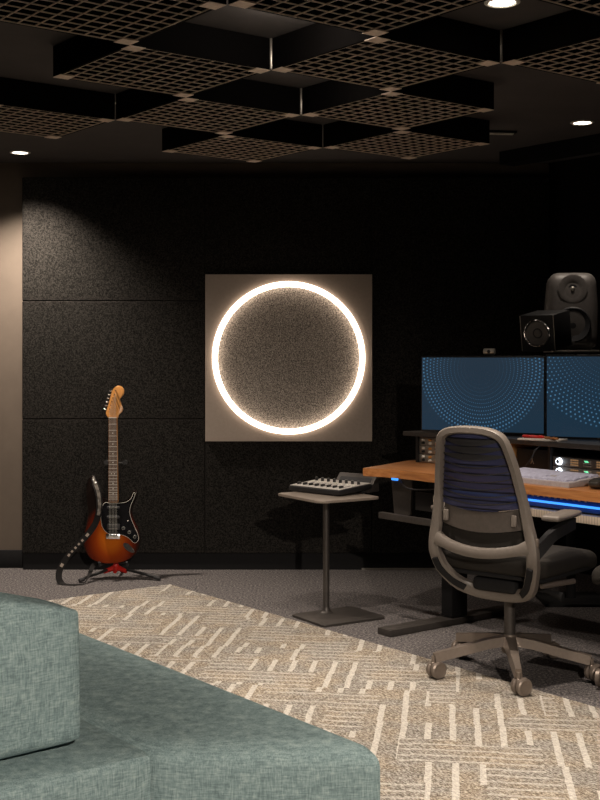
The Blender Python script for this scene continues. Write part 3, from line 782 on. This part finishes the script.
# clutter on the bridge
z_b = .9035
q = MB().box((0, 0, .004), (.21, .10, .008), bevel=.001).build('notepad', M['paper']); q.location = dworld(.78, RF+.01, z_b); q.rotation_euler = (0, 0, VROT+.3); tag(q, 'pale notepad lying on the desk shelf under the left monitor', 'notepad')
q = MB().tube([(-.06, 0, .008), (.045, 0, .008), (.06, 0, .008)], [.007, .007, .004], 10).build('red_marker', M['red']); q.location = dworld(.74, RF-.005, z_b+.0075); q.rotation_euler = (0, 0, VROT+.15); tag(q, 'red marker pen lying on the pale notepad', 'pen')
q = MB().tube([(-.05, 0, .007), (.05, 0, .007)], .006, 10).build('pencil', M['wood']); q.location = dworld(.86, RF-.02, z_b+.008); q.rotation_euler = (0, 0, VROT-.25); tag(q, 'short orange pencil near the red marker', 'pen')
cbl = MB(); pts = [dworld(.80, RF+.06, .90), dworld(.80, RF-.05, .87), dworld(.79, RF-.08, .82), dworld(.74, RF-.09, .77), dworld(.66, RF-.10, .7455)]
cbl.tube(smoothpoly([tuple(p) for p in pts], 8, False), .003, 8); tag(cbl.build('loose_cable', M['cord']), 'thin black cable drooping from the desk shelf behind the keyboard', 'cable')

# monitors
def monitor(cx, cy, ang, zc, sw, sh, mat, label):
    r = empty('computer_monitor', label, 'monitor', (cx, cy, z_b), rz=R(ang), group='computer monitors')
    zz = zc-z_b
    MB().box((0, .018, zz), (sw+.016, .030, sh+.018), bevel=.004).build('housing', M['black'], r)
    s_ = MB().box((0, 0, 0), (sw, .002, sh)).build('screen', mat, r, smooth=False); s_.location = (0, .0022, zz)
    MB().box((0, .055, zz*.55+.0), (.055, .02, zz*1.1), bevel=.004).build('stand_neck', M['gunmetal'], r)
    MB().box((0, .055, .005), (.20, .16, .009), bevel=.003).build('stand_base', M['gunmetal'], r)
monitor(.912, 6.085, -31, 1.106, .655, .372, M['screen1'], 'left computer monitor showing a fan of blue dots')
monitor(1.505, 5.69, -25, 1.105, .690, .385, M['screen2'], 'right computer monitor cut by the frame, showing blue dots')
wc = empty('webcam', 'small silver webcam standing on top of the left monitor', 'webcam', (.955, 6.09, 1.304), rz=R(-25))
MB().box((0, 0, .002), (.04, .03, .004), bevel=.001).build('clip', M['blackmatte'], wc)
MB().tube([(-.028, 0, .019), (.028, 0, .019)], .0145, 16).build('body', M['alu'], wc)
MB().lathe([(0, 0), (.009, 0), (.007, .003), (0, .003)], 14, M=T(0, -.0135, .019)@RX(PI/2)).build('lens', M['cone'], wc)

# speakers
ss = empty('speaker_stand', 'black stand behind the desk carrying the large grey speaker', 'speaker stand', (1.44, 6.42, 0))
MB().box((0, 0, .008), (.34, .34, .015), bevel=.003).build('base_plate', M['blackmatte'], ss)
MB().tube([(0, 0, .015), (0, 0, 1.318)], .025, 16).build('pole', M['blackmatte'], ss)
MB().box((0, 0, 1.325), (.24, .26, .012), bevel=.002).build('top_plate', M['alu'], ss)
sk = empty('studio_speaker', 'large grey studio speaker with rounded case behind the monitors', 'speaker', (1.44, 6.42, 1.3355), rz=R(-8), rx=R(0), group='studio speakers')
def taper(p): k = 1-.10*max(0, (p.z)/.2); return Vector((p.x*k, p.y, p.z))
MB().rbox((.268, .22, .40), .05, (.004, .01, .004), 14, taper, M=T(0, 0, .20)).build('case', M['specb'], sk)
MB().lathe([(0, -.018), (.012, -.006), (.03, -.002), (.062, .006), (.075, .004), (.075, -.002), (0, -.02)], 32, M=T(0, -.116, .315)@RX(PI/2)).build('waveguide', M['specb'], sk)
MB().lathe([(.024, 0), (.024, .006), (0, .006)], 24, M=T(0, -.110, .315)@RX(PI/2)).build('tweeter_plate', M['cone'], sk)
MB().lathe([(0, .006), (.008, .005), (.013, .0), (0, -.002)], 18, M=T(0, -.117, .315)@RX(PI/2)).build('tweeter', M['alu'], sk)
MB().lathe([(0, .004), (.02, .002), (.03, -.008), (.075, .004), (.088, .008), (.094, .004), (.094, -.004), (0, -.012)], 36, M=T(0, -.116, .128)@RX(PI/2)).build('woofer', M['cone'], sk)

ps = empty('small_speaker_stand', 'short black stand on the desk shelf under the cube speaker', 'speaker stand', (1.255, 6.16, z_b))
MB().lathe([(0, 0), (.06, 0), (.06, .008), (.012, .014), (0, .014)], 24).build('base', M['blackmatte'], ps)
MB().tube([(0, 0, .01), (0, 0, .405)], .011, 12).build('pole', M['blackmatte'], ps)
cs = empty('cube_speaker', 'small black cube speaker with a silver-rimmed driver above the monitors', 'speaker', (1.255, 6.16, 1.325), rz=R(-36), group='studio speakers')
tiltm = T(0, 0, .105)@RX(R(9))
MB().box((0, 0, 0), (.185, .205, .185), bevel=.006, M=tiltm).build('case', M['black'], cs)
MB().lathe([(.062, 0), (.062, .008), (.066, .011), (.071, .008), (.072, 0), (.062, 0)], 36, M=tiltm@T(0, -.1035, 0)@RX(PI/2)).build('driver_rim', M['chrome'], cs)
MB().lathe([(0, .006), (.018, .003), (.02, -.002), (.05, .003), (.056, .006), (.062, .003), (.062, -.001), (0, -.005)], 30, M=tiltm@T(0, -.1035, 0)@RX(PI/2)).build('driver_cone', M['specb'], cs)
for s_ in (-1, 1): MB().box((s_*.090, -.1040, 0), (.003, .002, .18), M=tiltm).build('face_trim', M['alu'], cs)

# keyboard + mouse
kb = empty('control_keyboard', 'grey control keyboard with lavender keys on the wooden desktop', 'keyboard', (1.0, 5.30, .7405), rz=VROT)
Lk, Dk_ = .46, .235
side = [(0, 0), (Dk_, 0), (Dk_, .038), (0, .020)]
YZ = Matrix(((0,0,1,0),(1,0,0,0),(0,1,0,0),(0,0,0,1)))
MB().prism(side, -Lk/2, Lk/2, YZ, bevel=.002).build('case', M['keybody'], kb)
slope = math.atan2(.018, Dk_)
kk = MB(); KM = T(0, 0, .020)@RX(slope)
for j in range(7):
    y = .030+j*.028; x = -Lk/2+.015
    while x < Lk/2-.03:
        wq = .0245 if random.random() < .85 else .040
        wq = min(wq, Lk/2-.012-x)
        if j == 2 and .02 < x < .08: x += .03; continue
        kk.box((x+wq/2, y, .004), (wq-.003, .024, .008), M=KM); x += wq
ko = kk.build('keys', M['keycap'], kb, smooth=False); ko['kind'] = 'stuff'
MB().lathe([(0, 0), (.018, 0), (.016, .008), (0, .009)], 18, M=KM@T(.07, .086, 0)).build('jog_wheel', M['keybody'], kb)
ms = MB().rbox((.058, .10, .034), .015, (.004, .006, .006), 10, None, M=T(0, 0, .0185)).build('computer_mouse', plain('black_gloss', (.035, .032, .028), .2)); ms.location = (1.262, 5.10, .744); ms.rotation_euler = (0, 0, VROT+.2)
tag(ms, 'black computer mouse beside the control keyboard at the right edge', 'mouse')

# ------------------------------------------------------------------ office chair (local: faces +y)
def backy(z):
    tb_ = [(.32, -.06), (.37, -.13), (.43, -.18), (.51, -.21), (.60, -.212), (.72, -.222), (.86, -.25), (1.03, -.30)]
    for (a, ya), (b, yb) in zip(tb_, tb_[1:]):
        if z <= b: return ya+(yb-ya)*max(0, (z-a)/(b-a))
    return tb_[-1][1]
def make_chair(label, armz, wheelturn, name='office_chair'):
    r = empty(name, label, 'office chair', group='office chairs at the desk')
    # star base
    MB().lathe([(0, .085), (.030, .085), (.034, .10), (.036, .145), (.028, .16), (0, .16)], 24).build('hub', M['chairmetal'], r)
    for k in range(5):
        a = R(194-90+72*k)   # local angle; the chair's own turn is added below
        Mx = RZ(a)
        arm = MB(); arm.sweep([(.0, .028, .138), (0, .10, .130), (0, .20, .110), (0, .27, .096), (0, .325, .086)], [(-.026, -.02), (.026, -.02), (.018, .016), (-.018, .016)], (0, 0, 1), M=Mx, scl=[1.15, 1, .85, .7, .62])
        ao = arm.build('base_arm', M['chairmetal'], r, ang=50)
        c0 = Mx@Vector((0, .328, 0)); W_ = T(c0.x, c0.y, 0)@RZ(wheelturn)
        ca = MB(); ca.tube([(0, 0, .090), (0, 0, .045)], .009, 12, M=W_)
        ca.rbox((.012, .050, .040), .009, n=6, M=W_@T(0, .012, .048))
        ca.build('caster', M['chairmetal'], ao)
        for s_ in (-1, 1):
            MB().lathe([(0, -.012), (.026, -.012), (.034, -.007), (.034, .007), (.028, .011), (.024, .009), (.010, .010), (0, .010)], 28, M=W_@T(s_*.0165, .014, .0343)@RY(s_*PI/2)).build('caster_wheel', M['chairmetal'], ao)
    MB().tube([(0, 0, .155), (0, 0, .28), (0, 0, .36)], [.024, .022, .018], 16).build('gas_lift', M['gunmetal'], r)
    MB().rbox((.20, .26, .06), .02, n=8, M=T(0, .0, .375)).build('seat_mechanism', M['blackmatte'], r)
    lv = MB(); lv.tube([(.08, -.04, .375), (.20, -.05, .365), (.27, -.06, .352)], [.008, .009, .018], 10, sx=.6); lv.build('lever', M['blackmatte'], r)
    def st(p): p = p.copy(); p.z -= .03*max(0, (p.y-.12)/.13)**2; return p
    MB().rbox((.49, .47, .075), .032, (.0, .0, .008), 16, st, M=T(0, .075, .462)).build('seat', M['seatfab'], r)
    MB().rbox((.45, .43, .022), .01, n=10, M=T(0, .07, .418)).build('seat_pan', M['blackmatte'], r)
    MB().tube([(.20, -.10, .392), (.235, .10, .388)], .011, 8).build('slide_rail', M['chairmetal'], r)
    # back frame
    half = [(0, .335), (.09, .340), (.155, .365), (.197, .42), (.220, .485), (.222, .555), (.208, .63), (.193, .72), (.176, .82), (.158, .91), (.138, .97), (.10, .993), (.05, 1.002)]
    full = half+[(0, 1.004)]+[(-x, z) for x, z in reversed(half[1:])]
    fp = smoothpoly(full, 3)
    pts = [(x, backy(z)-.02*(1-abs(x)/.22)*(1 if z > .45 else .4)+.0, z) for x, z in fp]
    sc = [1.35-.55*min(1, max(0, (z-.42)/.35)) if z > .42 else 1.35 for x, z in fp]
    fr_ = MB(); sect = [(-.019, -.012), (-.012, -.019), (.012, -.019), (.019, -.012), (.019, .012), (.012, .017), (-.012, .017), (-.019, .012)]
    fr_.sweep(pts, sect, (0, 1, 0), closed=True, scl=sc)
    xs = [-.20+.4*i/14 for i in range(15)]
    fr_.sweep([(x*1.03, backy(.54)-.03*(1-(x/.2)**2)-.004, .555-.035*(1-(x/.2)**2)) for x in xs], [(-.020, -.010), (-.012, -.017), (.012, -.017), (.020, -.010), (.020, .012), (-.020, .012)], (0, 1, 0), scl=[1.5]+[1.1]+[1]*11+[1.1]+[1.5])
    fr_.build('back_frame', M['chair'], r, ang=45)
    def sheet(z0, z1, wfn, nz=14, off=0, cup=.03, nx=12):
        rows = []
        for i in range(nz+1):
            z = z0+(z1-z0)*i/nz; wq = wfn(z)
            rows.append([(-wq+2*wq*j/nx, backy(z)+off-cup*(1-((-1+2*j/nx))**2)+.004, z-.022*(1-((-1+2*j/nx))**2)*(1 if z1 < .9 else (1-(z-z0)/(z1-z0)))) for j in range(nx+1)])
        return rows
    def wf(z):
        hh = [(.52, .212), (.63, .196), (.72, .18), (.82, .163), (.91, .145), (.965, .126), (.993, .095)]
        for (a, wa), (b, wb) in zip(hh, hh[1:]):
            if z <= b: return wa+(wb-wa)*max(0, (z-a)/(b-a))
        return .09
    MB().surf(sheet(.705, .988, wf, 20), .004, (0, 1, 0)).build('back_knit', M['knit'], r)
    rb = MB()
    for i in range(9):
        z = .73+i*.029; q = sheet(z, z+.004, wf, 1, -.003); rb.surf(q, .004, (0, -1, 0))
    rb.build('back_ribs', M['cone'], r)
    MB().surf(sheet(.622, .702, lambda z: wf(z)-.012, 4, .0), .008, (0, 1, 0)).build('lumbar_pad', M['lumbar'], r)
    MB().surf(sheet(.545, .618, lambda z: wf(z)-.01, 5, .012), .006, (0, 1, 0)).build('lower_back_fabric', M['seatfab'], r)
    for s_ in (-1, 1):
        MB().rbox((.022, .014, .045), .005, n=5, M=T(s_*.155, backy(.66)-.016, .655)).build('lumbar_clip', M['chair'], r)
        # dark inserts low on the frame
        idx = [(.13, .353), (.17, .385), (.203, .435), (.216, .475)]
        MB().sweep([(s_*x, backy(z)-.024, z) for x, z in smoothpoly(idx, 4, False)], [(-.012, -.006), (.012, -.006), (.012, .004), (-.012, .004)], (0, 1, 0)).build('frame_insert', M['blackmatte'], r)
        # arm: wing, black arch, pad
        ar = MB().sweep(smoothpoly([(s_*.22, -.20, .52), (s_*.243, -.175, .56), (s_*.262, -.13, armz-.065), (s_*.27, -.05, armz-.045), (s_*.262, .04, armz-.035)], 5, False), [(-.012, -.022), (.012, -.022), (.014, .022), (-.014, .022)], (0, 0, 1)).build('arm_support', M['blackmatte'], r)
        MB().box((0, 0, 0), (.035, .016, .035), bevel=.005, M=T(s_*.228, -.205, .575)).build('arm_joint', M['chairmetal'], r)
        MB().rbox((.078, .245, .024), .011, (.004, 0, .002), 10, M=T(s_*.245, -.02, armz)@RZ(s_*R(6))).build('arm_pad', M['chair'], r)
    return r
ch1 = make_chair('bronze-grey office chair with a banded navy back, seen from behind at the desk', .664, R(-62))
CH_YAW = R(-40)
ch1.location = (.852, 4.91, .0108); ch1.rotation_euler = (0, 0, CH_YAW)
# keep casters where the photograph has them: they turn about the column
for o in list(bpy.data.objects):
    if o.parent == ch1 and o.name.startswith('base_arm'): o.rotation_euler = (0, 0, R(40))
ch2 = make_chair('second office chair, only an armrest and seat edge showing at the right edge', .61, R(40))
ch2.location = (1.50, 4.62, .0108); ch2.rotation_euler = (0, 0, R(141-90))
for o in list(bpy.data.objects):
    if o.parent == ch2 and o.name.startswith('base_arm'): o.rotation_euler = (0, 0, R(-104-51+216-180+180+ (0)))
